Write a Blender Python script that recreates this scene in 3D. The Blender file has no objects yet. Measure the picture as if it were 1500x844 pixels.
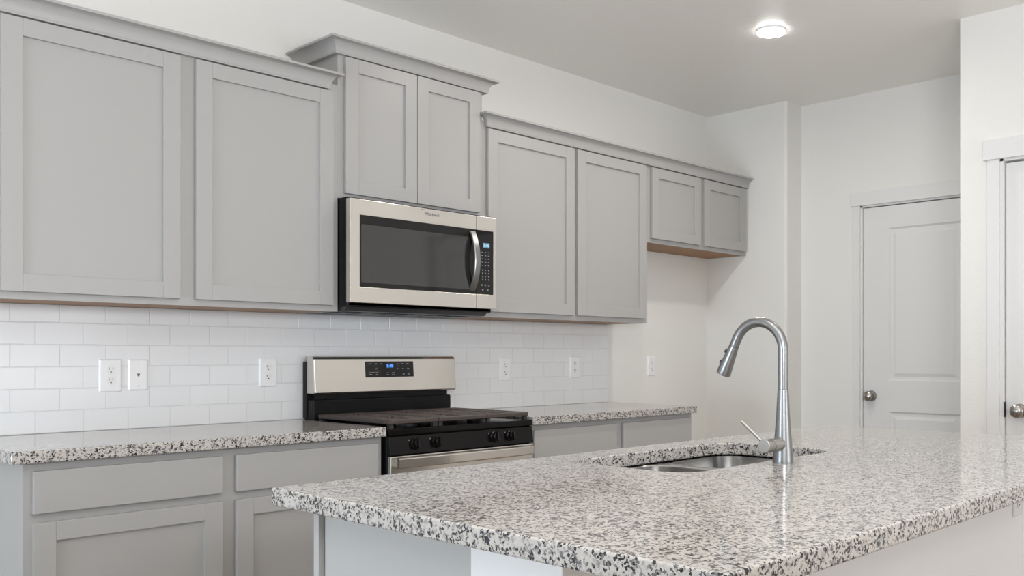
import bpy, bmesh, math, random
from mathutils import Vector, Matrix
C = bpy.context.scene
COL = C.collection
random.seed(4)

# ------------------------------------------------------------------ camera
cam_d = bpy.data.cameras.new('camera'); cam = bpy.data.objects.new('camera', cam_d); COL.objects.link(cam)
F_PX, P_X, P_Y = 1361.83, 877.76, 520.27
cam_d.sensor_width = 36.0; cam_d.sensor_fit = 'HORIZONTAL'
cam_d.lens = F_PX / 1500 * 36
cam_d.shift_x = (750 - P_X) / 1500
cam_d.shift_y = (P_Y - 422) / 1500
cam_d.clip_start = 0.02
cam.location = (0, -3.63796, 1.18855)
cam.rotation_euler = (math.radians(90), 0, math.radians(42.3915 - 90))
C.camera = cam

# ------------------------------------------------------------------ light
CEIL = 2.7697
w = bpy.data.worlds.new('world'); C.world = w; w.use_nodes = True
w.node_tree.nodes['Background'].inputs[0].default_value = (0.85, 0.92, 1, 1)
w.node_tree.nodes['Background'].inputs[1].default_value = 0.4

def area(name, loc, aim, sx, sy, power, col, spread=180, shape='RECTANGLE'):
    d = bpy.data.lights.new(name, 'AREA'); d.shape = shape; d.size = sx
    if shape in ('RECTANGLE', 'ELLIPSE'): d.size_y = sy
    d.energy = power; d.color = col; d.spread = math.radians(spread)
    o = bpy.data.objects.new(name, d); COL.objects.link(o); o.location = loc
    o.rotation_euler = (Vector(aim) - Vector(loc)).to_track_quat('-Z', 'Y').to_euler()
    return o
DAY = (0.93, 0.96, 1.0)
area('window_light_left', (-3.42, -1.75, 0.75), (0, -1.75, 0.60), 1.8, 1.1, 112, (0.70, 0.85, 1.0))
area('window_light_rear', (-0.6, -7.40, 1.6), (-0.6, 0, 1.6), 3.4, 1.6, 8, DAY)
area('window_light_dining', (2.9, -7.40, 1.40), (2.9, 0, 1.3), 2.2, 1.9, 60, DAY)
area('ceiling_fill_light', (0.5, -4.1, 1.6), (0.9, -3.3, 3.2), 0.9, 0.9, 104, (0.97, 0.985, 1.0))  # unseen fill aimed upward, added to brighten the ceiling and soften the room
WARM = (1.0, 0.95, 0.88)
LAMP_W = 5.5
for x, y, e, sp_ in ((1.30, -2.45, 3.0, 125), (3.20, -2.45, 3.0, 125), (3.05, -1.207, 7.0, 165)):  # row over the island; last lamp added to brighten nook and right tiles
    area('unseen_ceiling_lamp', (x, y, CEIL - 0.02), (x, y, 0), 0.13, 0.13, e, WARM, sp_, 'DISK')

vs = C.view_settings
vs.view_transform = 'Standard'; vs.look = 'None'; vs.gamma = 1.0; vs.exposure = -0.13
vs.use_curve_mapping = False
C.cycles.max_bounces = 10; C.cycles.diffuse_bounces = 6; C.cycles.glossy_bounces = 5
C.cycles.sample_clamp_indirect = 6.0
C.cycles.use_denoising = True
C.cycles.caustics_reflective = False; C.cycles.caustics_refractive = False

# ------------------------------------------------------------------ materials
def mat(name, col, rough=0.5, metal=0.0, spec=0.5, bump=None, emit=None):
    m = bpy.data.materials.new(name); m.use_nodes = True
    n = m.node_tree.nodes; l = m.node_tree.links; b = n['Principled BSDF']
    b.inputs['Base Color'].default_value = (*col, 1); b.inputs['Roughness'].default_value = rough
    b.inputs['Metallic'].default_value = metal; b.inputs['Specular IOR Level'].default_value = spec
    if emit: b.inputs['Emission Color'].default_value = (*emit[0], 1); b.inputs['Emission Strength'].default_value = emit[1]
    if bump:
        sc, st, dist = bump[:3]
        tc = n.new('ShaderNodeTexCoord'); mp = n.new('ShaderNodeMapping'); l.new(tc.outputs['Object'], mp.inputs[0])
        if len(bump) > 3: mp.inputs['Scale'].default_value = bump[3]
        nz = n.new('ShaderNodeTexNoise'); nz.inputs['Scale'].default_value = sc; nz.inputs['Detail'].default_value = 4
        l.new(mp.outputs[0], nz.inputs[0])
        bp = n.new('ShaderNodeBump'); bp.inputs['Strength'].default_value = st; bp.inputs['Distance'].default_value = dist
        l.new(nz.outputs[0], bp.inputs['Height']); l.new(bp.outputs[0], b.inputs['Normal'])
    return m
M = {}
M['wall'] = mat('wall_paint', (0.80, 0.79, 0.765), 0.55, spec=0.3, bump=(70, 0.25, 0.004))
M['ceiling'] = mat('ceiling_paint', (0.86, 0.84, 0.81), 0.33, spec=0.5, bump=(75, 0.35, 0.004))
M['trim'] = mat('white_trim_paint', (0.76, 0.755, 0.75), 0.35, spec=0.4)
M['door'] = mat('white_door_paint', (0.75, 0.745, 0.74), 0.38, spec=0.4)
M['cab'] = mat('grey_cabinet_paint', (0.405, 0.398, 0.392), 0.34, spec=0.4)
M['toe'] = mat('toe_kick_grey', (0.25, 0.24, 0.235), 0.5)
M['island'] = mat('island_grey_paint', (0.50, 0.50, 0.49), 0.36, spec=0.4)
M['white_panel'] = mat('white_panel_paint', (0.88, 0.88, 0.88), 0.45, spec=0.35, bump=(80, 0.15, 0.003))
M['steel'] = mat('brushed_steel', (0.70, 0.665, 0.62), 0.22, metal=1.0, bump=(40, 0.04, 0.002, (1, 1, 40)))
M['sink_steel'] = mat('satin_steel', (0.50, 0.49, 0.48), 0.22, metal=1.0)
M['nickel'] = mat('brushed_nickel', (0.48, 0.465, 0.44), 0.32, metal=1.0)
M['faucet'] = mat('faucet_stainless', (0.29, 0.29, 0.29), 0.31, metal=1.0)
M['knob'] = mat('satin_nickel', (0.40, 0.375, 0.35), 0.24, metal=1.0)
M['black_gloss'] = mat('black_enamel', (0.006, 0.005, 0.005), 0.14, spec=0.2)
M['black_glass'] = mat('black_glass', (0.006, 0.005, 0.005), 0.05, spec=0.4)
M['window_glass'] = mat('smoked_glass', (0.026, 0.025, 0.024), 0.06, spec=0.8)
M['black_plastic'] = mat('black_plastic', (0.006, 0.006, 0.007), 0.34, spec=0.2)
M['dark_metal'] = mat('dark_metal', (0.05, 0.05, 0.052), 0.4)
M['iron'] = mat('cast_iron', (0.060, 0.046, 0.042), 0.5, spec=0.5, bump=(300, 0.3, 0.001))
M['plate'] = mat('outlet_plastic', (0.86, 0.86, 0.87), 0.22)
M['socket'] = mat('receptacle_plastic', (0.80, 0.80, 0.80), 0.3)
M['slot'] = mat('slot_dark', (0.05, 0.05, 0.05), 0.6)
M['screw'] = mat('screw_metal', (0.55, 0.55, 0.55), 0.35, metal=0.8)
M['legend'] = mat('legend_grey', (0.22, 0.22, 0.22), 0.5)
M['logo'] = mat('logo_grey', (0.16, 0.15, 0.14), 0.4)
M['rubber'] = mat('dark_rubber', (0.03, 0.03, 0.03), 0.6)
M['lcd_blue'] = mat('lcd_blue', (0.02, 0.03, 0.06), 0.2, emit=((0.10, 0.35, 1.0), 1.6))
M['lcd_back'] = mat('lcd_back_blue', (0.1, 0.2, 0.3), 0.2, emit=((0.16, 0.28, 0.38), 0.35))
M['lcd_dark'] = mat('lcd_dark_blue', (0.01, 0.02, 0.05), 0.2, emit=((0.0, 0.04, 0.22), 0.6))
M['lcd_pale'] = mat('lcd_pale', (0.3, 0.5, 0.6), 0.2, emit=((0.55, 0.85, 1.0), 0.65))
M['lamp'] = mat('lamp_lens', (0.9, 0.9, 0.9), 0.4, emit=((1.0, 0.98, 0.95), 22.0))
M['lamp_trim'] = mat('lamp_trim_white', (0.8, 0.8, 0.8), 0.4)

def aniso(m, amt):
    n = m.node_tree.nodes; l = m.node_tree.links; b = n['Principled BSDF']
    c = n.new('ShaderNodeCombineXYZ'); c.inputs[2].default_value = 1.0
    b.inputs['Anisotropic'].default_value = amt; l.new(c.outputs[0], b.inputs['Tangent'])
aniso(M['steel'], 0.75)
def granite():
    m = bpy.data.materials.new('speckled_granite'); m.use_nodes = True
    n = m.node_tree.nodes; l = m.node_tree.links; b = n['Principled BSDF']
    tc = n.new('ShaderNodeTexCoord')
    nz = n.new('ShaderNodeTexNoise'); nz.inputs['Scale'].default_value = 160; nz.inputs['Detail'].default_value = 3
    l.new(tc.outputs['Object'], nz.inputs['Vector'])
    mx = n.new('ShaderNodeVectorMath'); mx.operation = 'MULTIPLY_ADD'
    mx.inputs[1].default_value = (0.010, 0.010, 0.010)
    l.new(nz.outputs['Color'], mx.inputs[0]); l.new(tc.outputs['Object'], mx.inputs[2])
    v = n.new('ShaderNodeTexVoronoi'); v.inputs['Scale'].default_value = 235
    l.new(mx.outputs[0], v.inputs['Vector'])
    sep = n.new('ShaderNodeSeparateColor'); l.new(v.outputs['Color'], sep.inputs[0])
    # cluster the dark grains with a broader noise
    n2 = n.new('ShaderNodeTexNoise'); n2.inputs['Scale'].default_value = 45; n2.inputs['Detail'].default_value = 2
    l.new(tc.outputs['Object'], n2.inputs['Vector'])
    ad = n.new('ShaderNodeMath'); ad.operation = 'MULTIPLY_ADD'; ad.inputs[1].default_value = 0.9
    l.new(n2.outputs[0], ad.inputs[0]); 
    sb = n.new('ShaderNodeMath'); sb.operation = 'SUBTRACT'; sb.inputs[1].default_value = 0.45
    l.new(sep.outputs[0], sb.inputs[0]); l.new(sb.outputs[0], ad.inputs[2])
    r = n.new('ShaderNodeValToRGB'); r.color_ramp.interpolation = 'LINEAR'
    e = r.color_ramp.elements
    e[0].position = 0.0; e[0].color = (0.022, 0.022, 0.025, 1)
    e[1].position = 1.0; e[1].color = (0.57, 0.54, 0.51, 1)
    for p, c in ((0.13, (0.034, 0.033, 0.036)), (0.15, (0.125, 0.120, 0.122)), (0.27, (0.195, 0.187, 0.185)),
                 (0.30, (0.32, 0.305, 0.30)), (0.40, (0.38, 0.36, 0.34)), (0.46, (0.50, 0.468, 0.44))):
        q = e.new(p); q.color = (*c, 1)
    l.new(ad.outputs[0], r.inputs[0]); l.new(r.outputs[0], b.inputs['Base Color'])
    b.inputs['Roughness'].default_value = 0.09; b.inputs['Specular IOR Level'].default_value = 0.5
    return m
M['granite'] = granite()

def tile():
    m = bpy.data.materials.new('white_subway_tile'); m.use_nodes = True
    n = m.node_tree.nodes; l = m.node_tree.links; b = n['Principled BSDF']
    tc = n.new('ShaderNodeTexCoord'); sp = n.new('ShaderNodeSeparateXYZ'); l.new(tc.outputs['Object'], sp.inputs[0])
    cb = n.new('ShaderNodeCombineXYZ')
    ax = n.new('ShaderNodeMath'); ax.operation = 'ADD'; ax.inputs[1].default_value = -1.0660 + 0.077 + 1.54
    l.new(sp.outputs[0], ax.inputs[0]); l.new(ax.outputs[0], cb.inputs[0])
    az = n.new('ShaderNodeMath'); az.operation = 'ADD'; az.inputs[1].default_value = -0.9140
    l.new(sp.outputs[2], az.inputs[0]); l.new(az.outputs[0], cb.inputs[1])
    def brick(mortar, smooth):
        k = n.new('ShaderNodeTexBrick'); k.offset = 0.5; k.offset_frequency = 2; k.squash = 1.0
        k.inputs['Scale'].default_value = 1.0; k.inputs['Mortar Size'].default_value = mortar
        k.inputs['Mortar Smooth'].default_value = smooth; k.inputs['Bias'].default_value = 0
        k.inputs['Brick Width'].default_value = 0.154; k.inputs['Row Height'].default_value = 0.0778
        l.new(cb.outputs[0], k.inputs['Vector']); return k
    k = brick(0.0012, 0.2)
    k.inputs['Color1'].default_value = (0.80, 0.81, 0.825, 1); k.inputs['Color2'].default_value = (0.78, 0.79, 0.805, 1)
    k.inputs['Mortar'].default_value = (0.74, 0.745, 0.76, 1)
    l.new(k.outputs['Color'], b.inputs['Base Color'])
    k2 = brick(0.0026, 0.8)
    iv = n.new('ShaderNodeMath'); iv.operation = 'SUBTRACT'; iv.inputs[0].default_value = 1.0; l.new(k2.outputs['Fac'], iv.inputs[1])
    bp = n.new('ShaderNodeBump'); bp.inputs['Strength'].default_value = 0.6; bp.inputs['Distance'].default_value = 0.0018
    l.new(iv.outputs[0], bp.inputs['Height']); l.new(bp.outputs[0], b.inputs['Normal'])
    b.inputs['Roughness'].default_value = 0.16; b.inputs['Specular IOR Level'].default_value = 0.4
    return m
M['tile'] = tile()

def wood(name, c1, c2, sc, rough):
    m = bpy.data.materials.new(name); m.use_nodes = True
    n = m.node_tree.nodes; l = m.node_tree.links; b = n['Principled BSDF']
    tc = n.new('ShaderNodeTexCoord'); mp = n.new('ShaderNodeMapping'); mp.inputs['Scale'].default_value = sc
    l.new(tc.outputs['Object'], mp.inputs[0])
    nz = n.new('ShaderNodeTexNoise'); nz.inputs['Scale'].default_value = 4; nz.inputs['Detail'].default_value = 6
    l.new(mp.outputs[0], nz.inputs[0])
    r = n.new('ShaderNodeValToRGB'); r.color_ramp.elements[0].color = (*c1, 1); r.color_ramp.elements[1].color = (*c2, 1)
    r.color_ramp.elements[0].position = 0.3; r.color_ramp.elements[1].position = 0.7
    l.new(nz.outputs[0], r.inputs[0]); l.new(r.outputs[0], b.inputs['Base Color']); b.inputs['Roughness'].default_value = rough
    return m
M['wood'] = wood('maple_underside', (0.27, 0.118, 0.028), (0.36, 0.165, 0.044), (1, 8, 8), 0.45)
M['floor'] = wood('floor_planks', (0.30, 0.235, 0.18), (0.40, 0.32, 0.25), (1, 10, 1), 0.45)

# ------------------------------------------------------------------ helpers
def box(bm, x0, x1, y0, y1, z0, z1, bev=0.0, seg=2):
    vs_ = [bm.verts.new((x, y, z)) for x in (x0, x1) for y in (y0, y1) for z in (z0, z1)]
    q = [(0, 1, 3, 2), (4, 6, 7, 5), (0, 4, 5, 1), (2, 3, 7, 6), (0, 2, 6, 4), (1, 5, 7, 3)]
    fs = [bm.faces.new([vs_[i] for i in f]) for f in q]
    bmesh.ops.recalc_face_normals(bm, faces=fs)
    if bev:
        es = list({e for f in fs for e in f.edges})
        bmesh.ops.bevel(bm, geom=es, offset=bev, segments=seg, profile=0.5, affect='EDGES')
def B(*a, **k):
    bm = bmesh.new(); box(bm, *a, **k); return bm
def ring(bm, c, r, ax_u, ax_v, n):
    return [bm.verts.new(c + ax_u * (r * math.cos(2 * math.pi * i / n)) + ax_v * (r * math.sin(2 * math.pi * i / n))) for i in range(n)]
def tube(bm, pts, rad, n=24, cap=True):
    pts = [Vector(p) for p in pts]
    rad = rad if isinstance(rad, (list, tuple)) else [rad] * len(pts)
    prev = None; rings = []; fs = []
    for i, p in enumerate(pts):
        t = (pts[min(i + 1, len(pts) - 1)] - pts[max(i - 1, 0)]).normalized()
        if prev is None:
            u = t.orthogonal().normalized()
        else:
            u = (prev - t * prev.dot(t)).normalized()
        prev = u; rings.append(ring(bm, p, rad[i], u, t.cross(u), n))
    for a, b in zip(rings, rings[1:]):
        for i in range(n):
            f = bm.faces.new((a[i], a[(i + 1) % n], b[(i + 1) % n], b[i])); f.smooth = True; fs.append(f)
    if cap:
        fs.append(bm.faces.new(list(reversed(rings[0])))); fs.append(bm.faces.new(rings[-1]))
    bmesh.ops.recalc_face_normals(bm, faces=fs)
def lathe(bm, base, axis, prof, n=32):
    """prof: list of (distance along axis, radius)"""
    axis = Vector(axis).normalized(); u = axis.orthogonal().normalized(); v = axis.cross(u); base = Vector(base)
    rings = [ring(bm, base + axis * d, max(r, 1e-5), u, v, n) for d, r in prof]; fs = []
    for a, b in zip(rings, rings[1:]):
        for i in range(n):
            f = bm.faces.new((a[i], a[(i + 1) % n], b[(i + 1) % n], b[i])); f.smooth = True; fs.append(f)
    fs.append(bm.faces.new(list(reversed(rings[0])))); fs.append(bm.faces.new(rings[-1]))
    bmesh.ops.recalc_face_normals(bm, faces=fs)
def prism(bm, poly, axis, a0, a1, bev=0):
    """poly in the two other axes (order x,y,z without axis), extruded along axis"""
    def P(u, v, a):
        return {'x': (a, u, v), 'y': (u, a, v), 'z': (u, v, a)}[axis]
    lo = [bm.verts.new(P(u, v, a0)) for u, v in poly]; hi = [bm.verts.new(P(u, v, a1)) for u, v in poly]
    n = len(poly); fs = [bm.faces.new(lo), bm.faces.new(hi)]
    for i in range(n): fs.append(bm.faces.new((lo[i], lo[(i + 1) % n], hi[(i + 1) % n], hi[i])))
    bmesh.ops.recalc_face_normals(bm, faces=fs)
    if bev:
        es = list({e for f in fs for e in f.edges})
        bmesh.ops.bevel(bm, geom=es, offset=bev, segments=2, profile=0.5, affect='EDGES')
def rrect(x0, x1, y0, y1, r, n=8):
    out = []
    for cx, cy, a in ((x1 - r, y1 - r, 0), (x0 + r, y1 - r, 90), (x0 + r, y0 + r, 180), (x1 - r, y0 + r, 270)):
        for i in range(n + 1):
            t = math.radians(a + 90 * i / n); out.append((cx + r * math.cos(t), cy + r * math.sin(t)))
    return out
def ORG(p):
    v = Vector((0, 0, 0))
    while p is not None:
        v += p.location; p = p.parent
    return v
def obj(name, bm, m, parent=None, label=None, smooth=False):
    me = bpy.data.meshes.new(name)
    o = bpy.data.objects.new(name, me); COL.objects.link(o)
    if parent is not None:
        o.parent = parent; bmesh.ops.translate(bm, verts=bm.verts, vec=-ORG(parent))
    for e in bm.edges:
        if len(e.link_faces) == 2 and e.calc_face_angle(0) > math.radians(32): e.smooth = False
    bm.to_mesh(me); bm.free()
    if smooth:
        for p in me.polygons: p.use_smooth = True
    me.materials.append(M[m] if isinstance(m, str) else m)
    if label: o['label'] = label
    return o
def tag(o, label, cat, group=None):
    o['label'] = label; o['category'] = cat
    if group: o['group'] = group
    return o
def thing(name, label, cat, loc=(0, 0, 0), group=None):
    o = bpy.data.objects.new(name, None); COL.objects.link(o); o.location = loc; o.empty_display_size = 0.1
    return tag(o, label, cat, group)
def struct(name, bm, m, parent=None):
    o = obj(name, bm, m, parent)
    if parent is None: o['kind'] = 'structure'
    return o
def text(name, body, size, m, parent, loc, rot, align='CENTER', depth=0.0004):
    cu = bpy.data.curves.new(name, 'FONT'); cu.body = body; cu.size = size; cu.align_x = align; cu.align_y = 'CENTER'; cu.extrude = depth
    t = bpy.data.objects.new(name, cu); COL.objects.link(t)
    bpy.context.view_layer.update()
    me = bpy.data.meshes.new_from_object(t.evaluated_get(bpy.context.evaluated_depsgraph_get()))
    bpy.data.objects.remove(t); bpy.data.curves.remove(cu)
    o = bpy.data.objects.new(name, me); COL.objects.link(o); me.materials.clear(); me.materials.append(M[m])
    me.transform(Matrix.Translation(loc) @ Matrix(rot).to_4x4())
    if parent is not None:
        o.parent = parent; me.transform(Matrix.Translation(-ORG(parent)))
    return o
# text on a face looking towards -y: x right, z up
FACE_Y = ((1, 0, 0), (0, 0, -1), (0, 1, 0))

# ------------------------------------------------------------------ room shell
XE, XH, XR = 5.0509, 5.2331, 4.3748          # end wall, alcove wall, right wall planes
YC, YR = -0.602, -1.9438                     # outside corner of the end wall, edge of the right wall
XL, YB = -3.5, -7.5
struct('floor', B(XL - 0.2, 6.0, YB - 0.2, 0.2, -0.1, 0), 'floor')
struct('ceiling', B(XL - 0.2, 6.0, YB - 0.2, 0.2, CEIL, CEIL + 0.1), 'ceiling')
struct('wall_back', B(XL - 0.2, 6.0, 0, 0.2, 0, CEIL), 'wall')
def far_wall():
    bm = bmesh.new()
    r = 0.019
    poly = [(XE, 0)] + [(XE + r - r * math.cos(math.radians(a)), YC + r - r * math.sin(math.radians(a))) for a in range(0, 91, 15)] + [(XH, YC), (XH, 0)]
    prism(bm, poly, 'z', 0, CEIL); return bm
struct('wall_far', far_wall(), 'wall')
# alcove wall with a door opening, right wall with a door opening
def holed_wall(x0, x1, y0, y1, h0, h1, top):
    bm = bmesh.new()
    box(bm, x0, x1, h1, y1, 0, CEIL); box(bm, x0, x1, y0, h0, 0, CEIL); box(bm, x0, x1, h0, h1, top, CEIL); return bm
HD = (-1.008, -1.782)      # alcove door opening in y
RD = (-2.1265, -2.912)
DT = 2.094
struct('wall_alcove', holed_wall(XH, XH + 0.12, YR, 0, HD[1], HD[0], DT), 'wall')
struct('wall_right', holed_wall(XR, XR + 0.13, YB, YR, RD[1], RD[0], DT - 0.006), 'wall')
struct('wall_return', B(XR + 0.13, XH + 0.12, YR - 0.13, YR, 0, CEIL), 'wall')
def windowed(x0, x1, y0, y1, z0, z1, holes, axis):
    bm = bmesh.new()
    if axis == 'x':   # wall along y at x
        ys = [y0]
        for a, b in holes: ys += [a, b]
        ys.append(y1)
        for i in range(0, len(ys), 2): box(bm, x0, x1, ys[i], ys[i + 1], z0, z1)
        for a, b in holes:
            box(bm, x0, x1, a, b, z0, 0.3); box(bm, x0, x1, a, b, 2.4, z1)
    else:
        xs = [x0]
        for a, b in holes: xs += [a, b]
        xs.append(x1)
        for i in range(0, len(xs), 2): box(bm, xs[i], xs[i + 1], y0, y1, z0, z1)
        for a, b in holes:
            box(bm, a, b, y0, y1, z0, 0.45); box(bm, a, b, y0, y1, 2.45, z1)
    return bm
struct('wall_left', windowed(XL - 0.15, XL, YB, 0, 0, CEIL, [(-2.7, -0.8)], 'x'), 'wall')
struct('wall_rear', windowed(XL, XR, YB - 0.15, YB, 0, CEIL, [(-2.3, 1.1), (1.8, 4.0)], 'y'), 'wall')

def panel_door(name, x, y0, y1, top, knob_y, knob_z, label, side):
    """door slab facing -x; y0 > y1 (y0 is the latch edge seen on the left); slab front at x"""
    t = bpy.data.objects.new(name, None); COL.objects.link(t); t.location = (x, (y0 + y1) / 2, 0); t['kind'] = 'structure'; t['label'] = label
    bm = bmesh.new()
    d = 0.012; th = 0.035
    pa, pb = y0 - 0.157, y1 + 0.157
    zr = [(0.22, 0.853), (1.035, top - 0.13)]
    zs = [0.012]
    for a, b in zr: zs += [a, b]
    zs.append(top)
    box(bm, x, x + th, pa, y0, 0.012, top); box(bm, x, x + th, y1, pb, 0.012, top)
    for i in range(0, len(zs), 2): box(bm, x, x + th, pb, pa, zs[i], zs[i + 1])
    for a, b in zr:                                     # sunk moulding then a raised field
        box(bm, x + d, x + th - 0.004, pb, pa, a, b)
        m1, m2, m3 = 0.010, 0.026, 0.045
        def loop(off, xx): return [bm.verts.new((xx, yy, zz)) for yy, zz in ((pa - off, a + off), (pb + off, a + off), (pb + off, b - off), (pa - off, b - off))]
        L = [loop(0, x + 0.0005), loop(m1, x + d - 0.001), loop(m2, x + d - 0.001), loop(m3, x + 0.004)]
        fs = []
        for p, q in zip(L, L[1:]):
            for i in range(4): fs.append(bm.faces.new((p[i], p[(i + 1) % 4], q[(i + 1) % 4], q[i])))
        fs.append(bm.faces.new(L[-1]))
        for f in fs:
            f.normal_update()
            if f.normal.x > 0: f.normal_flip()
    obj('slab', bm, 'door', t)
    k = bmesh.new()
    lathe(k, (x, knob_y, knob_z), (-1, 0, 0), [(0, 0.032), (0.004, 0.032), (0.010, 0.027), (0.013, 0.014), (0.030, 0.012), (0.034, 0.018), (0.040, 0.0265), (0.049, 0.0300), (0.058, 0.0285), (0.065, 0.021), (0.068, 0.010), (0.0685, 0)], 40)
    obj('door_knob', k, 'knob', t, 'satin nickel round door knob')
    l = bmesh.new(); box(l, x - 0.002, x + 0.02, y0 - 0.0005, y0 + 0.002, knob_z - 0.028, knob_z + 0.028)
    obj('latch_plate', l, 'dark_metal', t, 'dark metal latch plate')
    return t
def casing(name, x, y0, y1, top, hdr_top, cw, ov, jamb):
    """x: wall face; opening y1..y0 (y0 larger)"""
    t = bpy.data.objects.new(name, None); COL.objects.link(t); t.location = (x, (y0 + y1) / 2, 0); t['kind'] = 'structure'
    for a, b in ((y0, y0 + cw), (y1 - cw, y1)):
        obj('side_casing', B(x - 0.013, x + 0.0, a, b, 0, top, bev=0.0015), 'trim', t)
    obj('head_casing', B(x - 0.020, x + 0.0, y1 - cw - ov, y0 + cw + ov, top, hdr_top, bev=0.002), 'trim', t)
    j = bmesh.new()
    box(j, x - 0.001, x + 0.12, y0 - jamb, y0 + 0.002, 0, top + 0.003); box(j, x - 0.001, x + 0.12, y1 - 0.002, y1 + jamb, 0, top + 0.003)
    box(j, x - 0.001, x + 0.12, y1, y0, top - 0.010, top + 0.003)
    obj('jamb', j, 'trim', t)
    s = bmesh.new()
    xs = x + 0.060
    box(s, xs, xs + 0.03, y0 - jamb - 0.012, y0 - jamb, 0, top - 0.01); box(s, xs, xs + 0.03, y1 + jamb, y1 + jamb + 0.012, 0, top - 0.01)
    box(s, xs, xs + 0.03, y1 + jamb, y0 - jamb, top - 0.024, top - 0.01)
    obj('door_stop', s, 'trim', t)
    return t
casing('trim_1', XH, HD[0], HD[1], DT - 0.003, 2.172, 0.047, 0.013, 0.012)
panel_door('door_1', XH + 0.012, HD[0] - 0.0150, HD[1] + 0.0150, DT - 0.018, -1.073, 0.943,
           'white two panel interior door with round nickel knob at back of alcove', 1)
casing('trim_2', XR, RD[0], RD[1], DT - 0.010, 2.176, 0.056, 0.016, 0.014)
panel_door('door_2', XR + 0.022, RD[0] - 0.019, RD[1] + 0.019, DT - 0.028, -2.207, 0.936,
           'white interior door cut by right edge of photo', 1)
o = bmesh.new(); box(o, XR + 0.002, XR + 0.021, RD[0] - 0.0158, RD[0] - 0.0135, 0.905, 0.975)
sp = obj('strike_plate', o, 'dark_metal', bpy.data.objects['trim_2'], 'dark metal strike plate'); 

# baseboards along the walls that are not covered by cabinets
def base(name, *b): struct(name, B(*b, bev=0.002), 'trim')
base('baseboard_back', 4.09, XE, -0.014, 0, 0, 0.083)
base('baseboard_far', XE - 0.014, XE, YC + 0.02, -0.014, 0, 0.083)
base('baseboard_right', XR - 0.014, XR, YR - 0.115, YR, 0, 0.083)

# ------------------------------------------------------------------ ceiling lamp
lp = thing('recessed_ceiling_light', 'round glowing white disc light on ceiling above far end of kitchen', 'ceiling light', (3.905, -1.207, CEIL))
k = bmesh.new(); lathe(k, (3.905, -1.207, CEIL), (0, 0, -1), [(0, 0.0715), (0.005, 0.0715), (0.0085, 0.070), (0.009, 0.069)], 48)
obj('trim_ring', k, 'lamp_trim', lp)
k = bmesh.new(); lathe(k, (3.905, -1.207, CEIL - 0.0095), (0, 0, -1), [(0, 0.0690), (0.006, 0.067), (0.010, 0.055), (0.012, 0.03), (0.0122, 0)], 48)
obj('lens', k, 'lamp', lp, 'glowing white lens')
area('recessed_lamp_glow', (3.905, -1.207, CEIL - 0.03), (3.905, -1.207, 0), 0.13, 0.13, 7, WARM, 175, 'DISK')

# ------------------------------------------------------------------ backsplash
tag(obj('tile_backsplash', B(0.857, 4.052, -0.010, -0.001, 0.9145, 1.3655), 'tile'),
    'white glossy subway tile backsplash running along wall above counters', 'backsplash')

# ------------------------------------------------------------------ cabinets
STILE = 0.060
def shaker(parent, x0, x1, z0, z1, yf, name='door', th=0.019, rail=0.056):
    """door front at y=yf, facing -y"""
    bm = bmesh.new(); yb = yf + th
    e = 0.0012
    box(bm, x0, x0 + STILE, yf, yb, z0, z1, bev=e); box(bm, x1 - STILE, x1, yf, yb, z0, z1, bev=e)
    box(bm, x0 + STILE, x1 - STILE, yf, yb, z1 - rail, z1, bev=e); box(bm, x0 + STILE, x1 - STILE, yf, yb, z0, z0 + rail, bev=e)
    d = obj(name, bm, 'cab', parent)
    p = B(x0 + STILE - 0.004, x1 - STILE + 0.004, yf + 0.011, yb - 0.002, z0 + rail - 0.004, z1 - rail + 0.004)
    obj('door_panel', p, 'cab', d)
    return d
def upper(label, x0, x1, z0, z1, doors, dz0, dz1, stiles, yf=-0.305):
    t = thing('wall_cabinet', label, 'cabinet', ((x0 + x1) / 2, -0.15, z0))
    bm = bmesh.new()
    box(bm, x0, x0 + 0.015, yf + 0.019, -0.0005, z0, z1); box(bm, x1 - 0.015, x1, yf + 0.019, -0.0005, z0, z1)
    box(bm, x0, x1, yf + 0.019, -0.0005, z1 - 0.015, z1)
    obj('carcass', bm, 'cab', t)
    bm = bmesh.new()
    box(bm, x0, x1, yf, yf + 0.019, z0, z0 + 0.038); box(bm, x0, x1, yf, yf + 0.019, z1 - 0.045, z1)
    for a, b in stiles: box(bm, a, b, yf, yf + 0.019, z0 + 0.038, z1 - 0.045)
    obj('face_frame', bm, 'cab', t)
    obj('bottom_panel', B(x0 + 0.015, x1 - 0.015, yf + 0.019, -0.011, z0 + 0.0006, z0 + 0.016), 'wood', t, 'unpainted orange brown wood underside')
    for a, b in doors: shaker(t, a, b, dz0, dz1, yf - 0.0195)
    return t
upper('large two door grey wall cabinet left of microwave, above outlets', 0.857, 2.0735, 1.366, 2.286,
      [(0.879, 1.4325), (1.4878, 2.0445)], 1.389, 2.251, [(0.857, 0.895), (1.417, 1.503), (2.03, 2.0735)])
upper('raised two door grey wall cabinet directly above microwave', 2.0740, 2.8384, 1.829, 2.440,
      [(2.1014, 2.4548), (2.4578, 2.8110)], 1.849, 2.406, [(2.0740, 2.117), (2.44, 2.475), (2.795, 2.8384)])
upper('tall two door grey wall cabinet right of microwave', 2.8389, 4.0515, 1.3675, 2.286,
      [(2.8625, 3.4435), (3.4700, 4.0260)], 1.393, 2.250, [(2.8389, 2.88), (3.43, 3.485), (4.01, 4.0515)])
upper('short two door grey wall cabinet at far end of upper run beside wall', 4.0520, 5.0500, 1.8265, 2.286,
      [(4.0760, 4.5385), (4.5735, 5.0250)], 1.849, 2.249, [(4.0520, 4.092), (4.525, 4.59), (5.01, 5.0500)])

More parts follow.
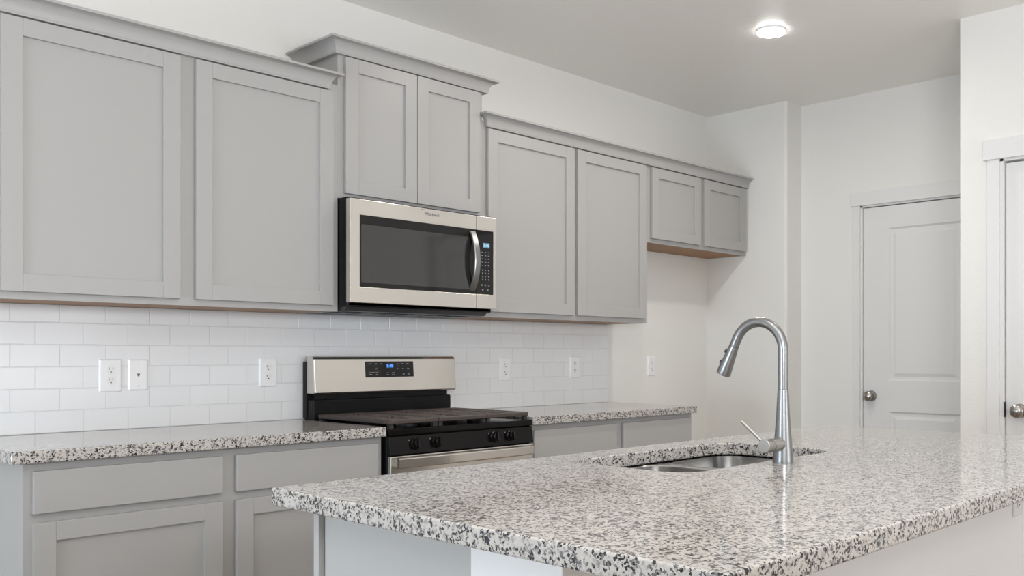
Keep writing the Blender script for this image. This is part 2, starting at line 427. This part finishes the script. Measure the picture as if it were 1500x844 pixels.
def crown(label, pts, ends, zb, zt):
    """pts: plan function of offset o -> list of (x, y)"""
    h = zt - zb
    prof = [(0.0, zb), (0.020, zb), (0.0215, zb + 0.006), (0.0225, zb + 0.008)]
    for i in range(9):
        a = math.radians(90 * i / 8)
        prof.append((0.0225 + 0.034 * (1 - math.cos(a)), zb + 0.008 + (h - 0.018) * math.sin(a)))
    prof += [(0.0600, zt - 0.009), (0.0605, zt - 0.001), (0.0595, zt), (0.0, zt)]
    bm = bmesh.new(); rows = []
    for o_, z in prof: rows.append([bm.verts.new((x, y, z)) for x, y in pts(o_)])
    fs = []
    for i in range(len(rows)):
        a, b = rows[i], rows[(i + 1) % len(rows)]
        for j in range(len(a) - 1): fs.append(bm.faces.new((a[j], a[j + 1], b[j + 1], b[j])))
    fs.append(bm.faces.new([r[0] for r in rows])); fs.append(bm.faces.new([r[-1] for r in reversed(rows)]))
    bmesh.ops.recalc_face_normals(bm, faces=fs)
    return tag(obj('crown_moulding', bm, 'cab', smooth=True), label, 'moulding')
YF = -0.3052
crown('long grey cove crown moulding on top of left wall cabinet', lambda o: [(0.8565 - o, -0.0005), (0.8565 - o, YF - o), (2.0075 + o, YF - o), (2.0075 + o, YF)], None, 2.257, 2.319)
crown('highest grey crown moulding wrapping the raised cabinet above microwave', lambda o: [(2.0738 - o, -0.0005), (2.0738 - o, YF - o), (2.8386 + o, YF - o), (2.8386 + o, -0.0005)], None, 2.411, 2.470)
crown('grey crown moulding running over the right wall cabinets to end wall', lambda o: [(2.8760 - o, YF), (2.8760 - o, YF - o), (XE - 0.001, YF - o), (XE - 0.001, YF)], None, 2.257, 2.317)

def base_cab(label, x0, x1, units, ends):
    t = thing('base_cabinet', label, 'cabinet', ((x0 + x1) / 2, -0.3, 0))
    yf = -0.610
    bm = bmesh.new()
    box(bm, x0, x0 + 0.016, yf + 0.019, -0.0105, 0.0, 0.877); box(bm, x1 - 0.016, x1, yf + 0.019, -0.0105, 0.0, 0.877)
    box(bm, x0, x1, yf + 0.019, -0.0105, 0.10, 0.116); box(bm, x0 + 0.016, x1 - 0.016, -0.02, -0.0105, 0.1, 0.877)
    obj('carcass', bm, 'cab', t)
    bm = bmesh.new()
    box(bm, x0, x1, yf, yf + 0.019, 0.10, 0.135); box(bm, x0, x1, yf, yf + 0.019, 0.835, 0.877); box(bm, x0, x1, yf, yf + 0.019, 0.695, 0.735)
    xs = [x0] + [v for u in units for v in u] + [x1]
    for i in range(0, len(xs), 2): 
        a = x0 if i == 0 else xs[i] - 0.014; b = x1 if i == len(xs) - 2 else xs[i + 1] + 0.014
        box(bm, a, b, yf, yf + 0.019, 0.135, 0.695); box(bm, a, b, yf, yf + 0.019, 0.735, 0.835)
    obj('face_frame', bm, 'cab', t)
    obj('toe_kick', B(x0 + 0.016, x1 - 0.016, yf + 0.075, yf + 0.090, 0, 0.10), 'toe', t)
    for a, b in units:
        obj('drawer_front', B(a, b, yf - 0.0195, yf - 0.0003, 0.728, 0.8525, bev=0.0025), 'cab', t)
        shaker(t, a, b, 0.125, 0.7015, yf - 0.0195)
    return t
base_cab('grey base cabinet left of range, drawers over doors', 0.857, 2.0730, [(0.8790, 1.4400), (1.4878, 2.0500)], 0)
base_cab('grey base cabinet right of range, mostly hidden behind island', 2.8440, 4.0560, [(2.8660, 3.4260), (3.4780, 4.0330)], 0)

# ------------------------------------------------------------------ worktops
def slab(label, poly, z0, z1, hole=None, bev=0.0045, name='granite_worktop'):
    bm = bmesh.new()
    vo = [bm.verts.new((x, y, z1)) for x, y in poly]
    eo = [bm.edges.new((vo[i], vo[(i + 1) % len(vo)])) for i in range(len(vo))]
    if hole:
        vh = [bm.verts.new((x, y, z1)) for x, y in hole]
        eo += [bm.edges.new((vh[i], vh[(i + 1) % len(vh)])) for i in range(len(vh))]
        bmesh.ops.triangle_fill(bm, use_beauty=True, edges=eo)
    else:
        bm.faces.new(vo)
    for f in bm.faces:
        f.normal_update()
        if f.normal.z < 0: f.normal_flip()
    r = bmesh.ops.extrude_face_region(bm, geom=list(bm.faces))
    nv = [v for v in r['geom'] if isinstance(v, bmesh.types.BMVert)]
    bmesh.ops.translate(bm, verts=nv, vec=(0, 0, z0 - z1))
    bmesh.ops.recalc_face_normals(bm, faces=list(bm.faces))
    sharp = [e for e in bm.edges if len(e.link_faces) == 2 and abs(e.calc_face_angle(0)) > math.radians(30)]
    bmesh.ops.bevel(bm, geom=sharp, offset=bev, segments=3, profile=0.5, affect='EDGES')
    return tag(obj(name, bm, 'granite'), label, 'countertop')
slab('speckled grey granite worktop left of range under three wall plates', [(0.817, -0.648), (2.0727, -0.648), (2.0727, -0.0105), (0.817, -0.0105)], 0.8772, 0.914)
slab('speckled grey granite worktop right of range, ending in front of bare wall', [(2.8440, -0.648), (4.0610, -0.648), (4.0610, -0.0105), (2.8440, -0.0105)], 0.8772, 0.914)
SX0, SX1, SY0, SY1 = 1.722, 2.440, -2.335, -1.949
slab('large speckled granite island worktop in foreground with sink cutout', [(0.966, -2.972), (3.290, -2.972), (3.290, -1.835), (0.966, -1.835)], 0.8772, 0.914,
     hole=rrect(SX0, SX1, SY0, SY1, 0.075, 8), bev=0.004, name='island_worktop')

# ------------------------------------------------------------------ outlets
def outlet(label, x, z, yw, kind='duplex', wdt=0.078, hgt=0.121):
    t = thing('wall_outlet' if kind == 'duplex' else 'phone_jack', label, 'outlet' if kind == 'duplex' else 'wall jack', (x, yw, z), None)
    bm = bmesh.new(); y1 = yw; y0 = yw - 0.0065
    loops = []
    for ins, yy in ((0, y1), (0, y0 + 0.004), (0.003, y0 + 0.001), (0.006, y0)):
        loops.append([bm.verts.new((x + a, yy, z + b)) for a, b in rrect(-wdt / 2 + ins, wdt / 2 - ins, -hgt / 2 + ins, hgt / 2 - ins, 0.004, 3)])
    fs = []
    for p, q in zip(loops, loops[1:]):
        for i in range(len(p)): fs.append(bm.faces.new((p[i], p[(i + 1) % len(p)], q[(i + 1) % len(p)], q[i])))
    fs.append(bm.faces.new(loops[-1])); fs.append(bm.faces.new(loops[0]))
    bmesh.ops.recalc_face_normals(bm, faces=fs)
    obj('cover_plate', bm, 'plate', t)
    if kind == 'duplex':
        for dz in (0.0195, -0.0195):
            k = bmesh.new()
            pr = [(max(-0.0145, min(0.0145, 0.0175 * math.cos(a))), 0.0172 * math.sin(a)) for a in [2 * math.pi * i / 32 for i in range(32)]]
            prism(k, [(x + a, z + dz + b) for a, b in pr], 'y', y0 - 0.0016, y0 + 0.0005)
            r = obj('receptacle', k, 'socket', t)
            s = bmesh.new(); yy = y0 - 0.0016
            box(s, x - 0.0075, x - 0.0053, yy - 0.0003, yy + 0.001, z + dz + 0.0015, z + dz + 0.0095)
            box(s, x + 0.0053, x + 0.0075, yy - 0.0003, yy + 0.001, z + dz + 0.0025, z + dz + 0.0095)
            lathe(s, (x, yy + 0.001, z + dz - 0.0065), (0, -1, 0), [(0, 0.0028), (0.0013, 0.0028)], 16)
            obj('slots', s, 'slot', r, 'dark plug slots')
        k = bmesh.new(); lathe(k, (x, y0 + 0.0005, z), (0, -1, 0), [(0, 0.0028), (0.001, 0.0026), (0.0014, 0.001)], 16); obj('screw', k, 'plate', t)
    else:
        for dz in (0.041, -0.041):
            k = bmesh.new(); lathe(k, (x, y0 + 0.0005, z + dz), (0, -1, 0), [(0, 0.0032), (0.001, 0.003), (0.0016, 0.001)], 16); obj('screw', k, 'screw', t, 'small grey screw')
        k = bmesh.new(); prism(k, [(x - 0.006, z + 0.005), (x + 0.006, z + 0.005), (x + 0.0025, z - 0.006), (x - 0.0025, z - 0.006)], 'y', y0 - 0.0006, y0 + 0.0005)
        obj('jack_port', k, 'logo', t, 'dark grey jack port')
    return t
OY = -0.0100
outlet('white duplex outlet farthest left on tiles, beside the phone jack', 1.3105, 1.1135, OY)
outlet('white wall jack plate with one small dark port between outlets', 1.4080, 1.1145, OY, 'jack', 0.071, 0.117)
outlet('white duplex outlet on tiles close to left side of range', 1.9270, 1.1170, OY)
outlet('white duplex outlet on tiles just right of range backguard', 3.2445, 1.1150, OY)
outlet('white duplex outlet on tiles near right end of backsplash', 3.7660, 1.1200, OY)
outlet('white duplex outlet on bare wall past end of backsplash', 4.4620, 1.1200, -0.0002)
outlet('white outlet on long island side below worktop edge at far right', 3.0950, 0.7360, -2.6202, 'duplex', 0.080, 0.121)

# ------------------------------------------------------------------ range
rx0, rx1 = 2.0840, 2.8370
rg = thing('gas_range', 'stainless and black gas range between the two worktops', 'range', (2.4605, -0.33, 0))
bm = bmesh.new()
box(bm, rx0, rx1, -0.630, -0.020, 0.03, 0.895, bev=0.003)
box(bm, rx0 + 0.03, rx1 - 0.03, -0.58, -0.06, 0.0, 0.03)
obj('body', bm, 'black_plastic', rg)
bm = bmesh.new()                                  # cooktop pan with raised rim
box(bm, rx0, rx1, -0.650, -0.095, 0.878, 0.9035, bev=0.004)
obj('cooktop', bm, 'black_gloss', rg)
# burners under the grates
for bx, by, r in ((2.27, -0.50, 0.045), (2.65, -0.50, 0.050), (2.27, -0.24, 0.040), (2.65, -0.24, 0.036), (2.46, -0.37, 0.04)):
    k = bmesh.new(); lathe(k, (bx, by, 0.9035), (0, 0, 1), [(0, r), (0.006, r), (0.008, r * 0.86), (0.012, r * 0.86)], 32)
    bo = obj('burner', k, 'dark_metal', rg)
    k = bmesh.new(); lathe(k, (bx, by, 0.9145), (0, 0, 1), [(0, r * 0.72), (0.004, r * 0.74), (0.007, r * 0.66)], 32)
    obj('burner_cap', k, 'iron', bo)
# grates: two castings with wide flat bars, slots left between them
def grate(gx0, gx1):
    bm = bmesh.new(); z0, z1 = 0.9200, 0.9375; y0, y1 = -0.636, -0.118; bw = 0.019
    sl = 0.010
    def bar(a, b, c, d): box(bm, a, b, c, d, z0, z1, bev=0.003, seg=1)
    bar(gx0, gx1, y0, y0 + 0.030); bar(gx0, gx1, y1 - 0.024, y1); bar(gx0, gx0 + 0.026, y0 + 0.030, y1 - 0.024); bar(gx1 - 0.026, gx1, y0 + 0.030, y1 - 0.024)
    ym = (y0 + y1) / 2; bar(gx0 + 0.026, gx1 - 0.026, ym - 0.014, ym + 0.014)
    cx = (gx0 + gx1) / 2
    for ya, yb in ((y0 + 0.030, ym - 0.014), (ym + 0.014, y1 - 0.024)):
        yc = (ya + yb) / 2
        bar(cx - 0.008, cx + 0.008, ya, yc - 0.030); bar(cx - 0.008, cx + 0.008, yc + 0.030, yb)
        for s in (-1, 1):
            xa = gx0 + 0.026 if s < 0 else gx1 - 0.026
            for off in (-0.078, -0.039, 0.0, 0.039, 0.078):
                e = cx + s * (0.034 if off == 0 else 0.016)
                bar(min(xa, e), max(xa, e), yc + off - 0.013, yc + off + 0.013)
    g = obj('grate', bm, 'iron', rg, 'dark brown cast iron grate')
    for fx in (gx0 + 0.012, gx1 - 0.012):
        for fy in (y0 + 0.015, y1 - 0.012): obj('grate_foot', B(fx - 0.009, fx + 0.009, fy - 0.009, fy + 0.009, 0.9030, z0 + 0.001), 'rubber', g)
for a, b in ((rx0 + 0.012, 2.3305), (2.3325, 2.5845), (2.5865, rx1 - 0.012)): grate(a, b)
# control fascia, leaning back a little
bm = bmesh.new(); prism(bm, [(-0.628, 0.876), (-0.646, 0.874), (-0.657, 0.803), (-0.628, 0.803)], 'x', rx0 + 0.001, rx1 - 0.001, bev=0.002)
obj('control_fascia', bm, 'black_gloss', rg)
nrm = Vector((0, -0.071, 0.011)).normalized()
for kx in (2.2040, 2.3060, 2.6110, 2.7020):
    c = Vector((kx, -0.6510, 0.841)); k = bmesh.new()
    lathe(k, c, nrm, [(0, 0.0235), (0.006, 0.0235), (0.009, 0.020), (0.022, 0.0175), (0.024, 0.015)], 32)
    kb = obj('burner_knob', k, 'black_gloss', rg)
    k = bmesh.new(); box(k, -0.0055, 0.0055, -0.019, 0.019, 0, 0.016, bev=0.002)
    rot = nrm.to_track_quat('Z', 'Y').to_matrix().to_4x4()
    bmesh.ops.transform(k, matrix=Matrix.Translation(c + nrm * 0.018) @ rot, verts=k.verts)
    obj('knob_grip', k, 'black_gloss', kb)
    k = bmesh.new(); lathe(k, c + Vector((-0.030, 0, 0.016)), nrm, [(-0.001, 0.0024), (0.0006, 0.0024)], 12); obj('knob_mark', k, 'legend', kb, 'small pale marking')
# oven door, window, handle and drawer
od = obj('oven_door', B(rx0 + 0.002, rx1 - 0.002, -0.656, -0.632, 0.215, 0.799, bev=0.004), 'steel', rg, 'stainless oven door')
obj('oven_window', B(rx0 + 0.10, rx1 - 0.10, -0.6572, -0.650, 0.33, 0.66, bev=0.001), 'black_glass', od)
def bow(x):                                       # slightly bowed flat bar
    t = (x - 2.4585) / 0.36; return -0.691 - 0.013 * (1 - t * t)
bm = bmesh.new(); N = 24; rows = []
for i in range(N + 1):
    x = 2.1000 + (2.8040 - 2.1000) * i / N; y = bow(x)
    rows.append([bm.verts.new((x, y + a, zz)) for a, zz in ((0.004, 0.7950), (0.0, 0.7925), (-0.001, 0.7895), (-0.001, 0.7605), (0.0, 0.7575), (0.004, 0.7550), (0.014, 0.7550), (0.014, 0.7950))])
fs = []
for p, q in zip(rows, rows[1:]):
    for i in range(8): fs.append(bm.faces.new((p[i], p[(i + 1) % 8], q[(i + 1) % 8], q[i])))
fs += [bm.faces.new(rows[0]), bm.faces.new(list(reversed(rows[-1])))]
bmesh.ops.recalc_face_normals(bm, faces=fs)
for a, b in ((2.1040, 2.1260), (2.7840, 2.8060)): box(bm, a, b, -0.680, -0.652, 0.760, 0.790)
obj('oven_handle', bm, 'steel', od, 'bowed stainless bar handle')
obj('storage_drawer', B(rx0 + 0.002, rx1 - 0.002, -0.654, -0.632, 0.045, 0.208, bev=0.004), 'steel', rg)
# backguard: black lower riser, steel control panel with sloped face
bm = bmesh.new(); box(bm, rx0 + 0.004, rx1 - 0.012, -0.094, -0.022, 0.895, 0.9995, bev=0.008, seg=3); box(bm, rx0 + 0.02, rx1 - 0.03, -0.082, -0.022, 0.995, 1.03)
obj('backguard_riser', bm, 'black_plastic', rg, 'black lower backguard')
bm = bmesh.new()
prism(bm, [(-0.106, 1.0225), (-0.111, 1.0290), (-0.100, 1.170), (-0.094, 1.1805), (-0.082, 1.1855), (-0.046, 1.1855), (-0.046, 1.0225)], 'x', rx0 + 0.0005, rx1 + 0.006)
# soft round the upper corners of the front
es = [e for e in bm.edges if abs(e.verts[0].co.x - e.verts[1].co.x) < 1e-6 and abs(e.verts[0].co.y - e.verts[1].co.y) > 1e-6 or (abs(e.verts[0].co.x - e.verts[1].co.x) < 1e-6)]
bmesh.ops.bevel(bm, geom=es, offset=0.006, segments=3, profile=0.5, affect='EDGES')
pn = obj('backguard_panel', bm, 'steel', rg, 'brushed stainless control panel')
bm = bmesh.new(); prism(bm, [(-0.047, 0.92), (-0.047, 1.160), (-0.0205, 1.160), (-0.0205, 0.92)], 'x', rx0 - 0.0005, rx1 + 0.0005)
obj('backguard_back', bm, 'black_plastic', rg)
def pslope(z): return -0.111 + (z - 1.029) / (1.170 - 1.029) * 0.011
bm = bmesh.new(); za, zb_ = 1.0895, 1.1600
prism(bm, [(pslope(za) - 0.0012, za), (pslope(zb_) - 0.0012, zb_), (pslope(zb_) + 0.003, zb_), (pslope(za) + 0.003, za)], 'x', 2.3380, 2.5960)
dsp = obj('control_display', bm, 'black_glass', rg, 'black touch display')
tilt = math.atan2(0.011, 0.141)
FACE_S = (Matrix.Rotation(-tilt, 3, 'X') @ Matrix(FACE_Y))
zc = 1.1395; bm = bmesh.new(); prism(bm, [(pslope(1.131) - 0.0016, 1.131), (pslope(1.149) - 0.0016, 1.149), (pslope(1.149) - 0.001, 1.149), (pslope(1.131) - 0.001, 1.131)], 'x', 2.4470, 2.4870)
obj('clock_window', bm, 'lcd_dark', dsp)
text('clock_digits', '5:48', 0.021, 'lcd_blue', dsp, (2.467, pslope(zc) - 0.0019, zc), FACE_S)
def dash(x, z, wd, ht):
    y = pslope(z) - 0.0014; bm = bmesh.new(); box(bm, x - wd / 2, x + wd / 2, y - 0.0002, y + 0.0004, z - ht / 2, z + ht / 2); obj('button_mark', bm, 'legend', dsp)
for x, z, wd in ((2.364, 1.149, .013), (2.394, 1.149, .009), (2.421, 1.149, .010), (2.394, 1.127, .010), (2.364, 1.102, .016), (2.397, 1.102, .010), (2.380, 1.112, .05),
              (2.509, 1.149, .007), (2.512, 1.138, .020), (2.509, 1.127, .006), (2.536, 1.149, .012), (2.564, 1.149, .011), (2.538, 1.127, .009), (2.566, 1.127, .010), (2.540, 1.102, .010), (2.568, 1.102, .011)):
    dash(x, z, wd, 0.0018 if wd >= .02 else 0.0042)
for x in (2.452, 2.484):
    for dz in (0.004, -0.004): dash(x, 1.105 + dz, 0.016, 0.0022)

# ------------------------------------------------------------------ microwave
mx0, mx1, myf = 2.0700, 2.8440, -0.4000
mw = thing('microwave', 'stainless over the range microwave under raised wall cabinet', 'microwave', (2.4565, -0.2, 1.37))
bm = bmesh.new(); box(bm, 2.0765, 2.8360, -0.372, -0.0110, 1.3850, 1.8270, bev=0.003)
obj('housing', bm, 'black_plastic', mw, 'black sheet metal housing')
bm = bmesh.new()
prism(bm, [(-0.372, 1.3990), (-0.340, 1.3690), (-0.0110, 1.3690), (-0.0110, 1.3900), (-0.372, 1.3900)], 'x', 2.0850, 2.8250)
for i in range(6): box(bm, 2.13 + i * 0.115, 2.22 + i * 0.115, -0.26, -0.10, 1.3655, 1.3700)
obj('bottom_grille', bm, 'dark_metal', mw, 'dark vented underside')
# door: steel frame with a dark window
dsx = 2.7258
gz0, gz1, gx0 = 1.4640, 1.7545, 2.1165
bm = bmesh.new()
def bevbox(*a): box(bm, *a, bev=0.0015)
bevbox(mx0, dsx - 0.0012, myf, -0.373, gz1, 1.8180); bevbox(mx0, dsx - 0.0012, myf, -0.373, 1.4000, gz0); bevbox(mx0, gx0, myf, -0.373, gz0 - 0.003, gz1 + 0.003)
dr = obj('microwave_door', bm, 'steel', mw, 'brushed stainless door frame')
bm = bmesh.new(); prism(bm, [(gx0 - 0.002, gz0 - 0.002), (dsx - 0.0012, gz0 - 0.002), (dsx - 0.0012, gz1 + 0.002), (gx0 - 0.002, gz1 + 0.002)], 'y', myf + 0.0012, -0.374)
gf = obj('glass_surround', bm, 'black_glass', dr, 'black glass door surround')
bm = bmesh.new(); prism(bm, rrect(2.1230, 2.6900, 1.4830, 1.7180, 0.006, 4), 'y', myf + 0.0004, myf + 0.002)
obj('door_window', bm, 'window_glass', dr, 'grey tinted window')
# vertical bowed handle
bm = bmesh.new(); rows = []; N = 20
for i in range(N + 1):
    t = -1 + 2 * i / N; z = 1.6120 + 0.1330 * t; y = myf - 0.006 - 0.036 * (1 - t * t) ; w2 = 0.0155; th = 0.010
    rows.append([bm.verts.new((2.7005 + a, y + b, z)) for a, b in ((-w2, th), (-w2, 0.002), (-w2 + 0.003, 0), (w2 - 0.003, 0), (w2, 0.002), (w2, th))])
fs = []
for p, q in zip(rows, rows[1:]):
    for i in range(6):
        f = bm.faces.new((p[i], p[(i + 1) % 6], q[(i + 1) % 6], q[i])); fs.append(f)
fs += [bm.faces.new(rows[0]), bm.faces.new(list(reversed(rows[-1])))]
bmesh.ops.recalc_face_normals(bm, faces=fs)
obj('door_handle', bm, 'faucet', dr, 'bowed stainless handle')
text('brand_lettering', 'Whirlpool', 0.0190, 'logo', dr, (2.4760, myf - 0.0003, 1.7945), FACE_Y)
k = bmesh.new(); box(k, 2.418, 2.440, myf - 0.0004, myf + 0.001, 1.8105, 1.8125); obj('small_mark', k, 'logo', dr)
# control column
bm = bmesh.new()
bevbox(dsx + 0.0012, mx1, myf, -0.373, gz1, 1.8180); bevbox(dsx + 0.0012, mx1, myf, -0.373, 1.4000, gz0); bevbox(2.8270, mx1, myf, -0.373, gz0 - 0.003, gz1 + 0.003)
cp = obj('control_column', bm, 'steel', mw, 'stainless control column frame')
bm = bmesh.new(); box(bm, dsx + 0.0012, 2.829, myf + 0.0012, -0.374, gz0 - 0.002, gz1 + 0.002)
kp = obj('keypad', bm, 'black_glass', mw, 'black glass keypad')
bm = bmesh.new(); box(bm, 2.7640, 2.8030, myf + 0.0002, myf + 0.0014, 1.6760, 1.6990); obj('clock_window', bm, 'lcd_back', kp, 'pale blue clock window')
text('clock_digits', '5:46', 0.0190, 'lcd_pale', kp, (2.7835, myf - 0.0002, 1.6875), FACE_Y)
def key(x0, x1, z0, z1): obj('key_mark', B(x0, x1, myf + 0.0004, myf + 0.0014, z0, z1), 'legend', kp)
for r_ in range(5):
    for c_, x in enumerate((2.760, 2.779, 2.798)):
        key(x - 0.004, x + 0.004, 1.6560 - r_ * 0.0150 - 0.0016, 1.6560 - r_ * 0.0150 + 0.0016)
for r_ in range(4):
    for x in (2.762, 2.779, 2.798):
        key(x - 0.0025, x + 0.0025, 1.5750 - r_ * 0.0145 - 0.003, 1.5750 - r_ * 0.0145 + 0.003)
for x in (2.757, 2.778, 2.799):
    key(x - 0.006, x + 0.006, 1.508, 1.510); key(x - 0.005, x + 0.005, 1.503, 1.505)
for x in (2.763, 2.793): key(x - 0.004, x + 0.004, 1.482, 1.488)

# ------------------------------------------------------------------ island
IX = 1.036
isl = thing('kitchen_island', 'grey and white kitchen island base under the large granite worktop', 'island', (2.1, -2.3, 0))
bm = bmesh.new(); box(bm, IX + 0.004, 3.215, -2.395, -1.920, 0.10, 0.640); box(bm, IX + 0.004, IX + 0.02, -2.395, -1.92, 0.7, 0.8765); box(bm, 3.2, 3.215, -2.395, -1.92, 0.7, 0.8765)
box(bm, IX + 0.01, 3.2, -2.395, -1.98, 0, 0.10)
obj('carcass', bm, 'island', isl)
bm = bmesh.new(); box(bm, IX, IX + 0.005, -2.398, -1.9260, 0.0, 0.8765)
obj('end_panel', bm, 'island', isl, 'grey end panel')
bm = bmesh.new(); box(bm, IX - 0.010, IX + 0.036, -1.9180, -1.8990, 0.10, 0.8765); box(bm, 3.18, 3.215, -1.918, -1.899, 0.1, 0.8765)
for a in (1.50, 2.08, 2.66): box(bm, a, a + 0.04, -1.918, -1.899, 0.1, 0.8765)
box(bm, IX + 0.036, 3.18, -1.918, -1.899, 0.845, 0.8765); box(bm, IX + 0.036, 3.18, -1.918, -1.899, 0.10, 0.14)
obj('face_frame', bm, 'island', isl)
for a, b in ((1.05, 1.51), (1.53, 2.09), (2.11, 2.67), (2.69, 3.20)):
    d = B(a, b, -1.8985, -1.880, 0.125, 0.852, bev=0.002); obj('door', d, 'cab', isl)
bm = bmesh.new(); box(bm, IX - 0.006, 3.230, -2.6200, -2.3985, 0.0, 0.8765, bev=0.002)
obj('knee_wall', bm, 'white_panel', isl, 'white painted wall at back of island')

# ------------------------------------------------------------------ sink
snk = thing('undermount_sink', 'stainless double bowl sink set into island worktop', 'sink', (2.08, -2.14, 0.877))
def bowl(x0, x1, y0, y1, ztop, depth, r):
    bm = bmesh.new(); L = []
    for ins, z, rr in ((-0.016, ztop, r + 0.016), (-0.003, ztop, r), (0.0, ztop - 0.004, r), (0.010, ztop - depth + 0.03, r - 0.005), (0.020, ztop - depth + 0.010, r - 0.012), (0.040, ztop - depth, r - 0.025)):
        L.append([bm.verts.new((x, y, z)) for x, y in rrect(x0 + ins, x1 - ins, y0 + ins, y1 - ins, rr, 8)])
    for p, q in zip(L, L[1:]):
        for i in range(len(p)):
            f = bm.faces.new((p[i], q[i], q[(i + 1) % len(p)], p[(i + 1) % len(p)])); f.smooth = True
    bm.faces.new(list(L[-1]))
    for f in bm.faces:
        f.normal_update()
    bmesh.ops.recalc_face_normals(bm, faces=list(bm.faces))
    bmesh.ops.reverse_faces(bm, faces=list(bm.faces))
    return bm
XD = 2.110; ZT = 0.8745
b1 = obj('left_bowl', bowl(SX0 - 0.008, XD - 0.017, SY0 - 0.008, SY1 + 0.004, ZT, 0.18, 0.075), 'sink_steel', snk)
b2 = obj('right_bowl', bowl(XD + 0.017, SX1 + 0.016, SY0 - 0.008, SY1 + 0.014, ZT, 0.20, 0.080), 'sink_steel', snk)
obj('divider', B(XD - 0.0165, XD + 0.0165, SY0 - 0.02, SY1 + 0.02, ZT - 0.012, ZT + 0.0003, bev=0.003), 'sink_steel', snk)
for b_, cx in ((b1, (SX0 + XD) / 2), (b2, (SX1 + XD) / 2 + 0.01)):
    k = bmesh.new(); z = ZT - (0.18 if b_ is b1 else 0.20)
    lathe(k, (cx, -2.14, z - 0.001), (0, 0, 1), [(0, 0.057), (0.003, 0.056), (0.004, 0.045), (0.0015, 0.040), (0.001, 0.01)], 32)
    obj('drain', k, 'nickel', b_)

# ------------------------------------------------------------------ faucet
fx, fy, fz = 2.0700, -2.3840, 0.914
fc = thing('kitchen_faucet', 'brushed steel gooseneck pull down faucet on island behind sink', 'faucet', (fx, fy, fz))
k = bmesh.new(); lathe(k, (fx, fy, fz), (0, 0, 1), [(0, 0.0268), (0.003, 0.0268), (0.0035, 0.0262), (0.06, 0.0218), (0.12, 0.0175), (0.186, 0.0140)], 48)
obj('base_column', k, 'faucet', fc, 'tapered brushed column')
k = bmesh.new(); R = 0.0735; zc_ = 1.2010
pts = [(fx, fy, 1.1000), (fx, fy, 1.14), (fx, fy, 1.17)]
for i in range(33):
    a = math.radians(155 * i / 32); pts.append((fx, fy + R - R * math.cos(a), zc_ + R * math.sin(a)))
dirv = Vector((0, math.sin(math.radians(155)), math.cos(math.radians(155))))
dirv = Vector((0, math.cos(math.radians(65)), -math.sin(math.radians(65))))
pe = Vector(pts[-1]); pts.append(pe + dirv * 0.022)
tube(k, pts, 0.0130, 32)
obj('spout', k, 'faucet', fc, 'arched round spout tube')
for c_, d_ in ((Vector((fx, fy, 1.0998)), Vector((0, 0, 1))), (pe + dirv * 0.0208, dirv)):
    k = bmesh.new(); lathe(k, c_, d_, [(0, 0.01335), (0.0012, 0.01335)], 32); obj('joint_ring', k, 'dark_metal', fc, 'thin dark joint line')
k = bmesh.new(); ps = pe + dirv * 0.022
lathe(k, ps, dirv, [(0, 0.0132), (0.0015, 0.0132), (0.045, 0.0170), (0.078, 0.0200), (0.082, 0.0195)], 40)
sh = obj('spray_head', k, 'faucet', fc, 'flared spray head')
k = bmesh.new(); lathe(k, ps + dirv * 0.0815, dirv, [(0, 0.0165), (0.002, 0.016)], 32); obj('spray_face', k, 'rubber', sh)
out = Vector((0, dirv.z * -1, dirv.y)).normalized()
for d_, s_ in ((0.022, 0.010), (0.055, 0.014)):
    k = bmesh.new(); c = ps + dirv * d_ + out * (0.0140 + d_ * 0.08)
    lathe(k, c, out, [(-0.003, 0.0065), (0.003, 0.0062), (0.0045, 0.004)], 20); obj('spray_button', k, 'rubber', sh, 'dark spray button')
k = bmesh.new(); tube(k, [(fx - 0.004, fy, 0.9625), (fx - 0.058, fy, 0.9625)], 0.0172, 36)
hb = obj('valve_body', k, 'nickel', fc)
k = bmesh.new(); lathe(k, (fx - 0.060, fy, 0.9625), (-1, 0, 0), [(-0.003, 0.0155), (0, 0.0170), (0.030, 0.0170), (0.0312, 0.0160)], 36)
hk = obj('handle_hub', k, 'nickel', fc)
k = bmesh.new(); tube(k, [(fx - 0.080, fy + 0.010, 0.9720), (fx - 0.083, fy + 0.070, 1.0200)], [0.0042, 0.0036], 16)
obj('lever', k, 'nickel', hk, 'thin straight lever')
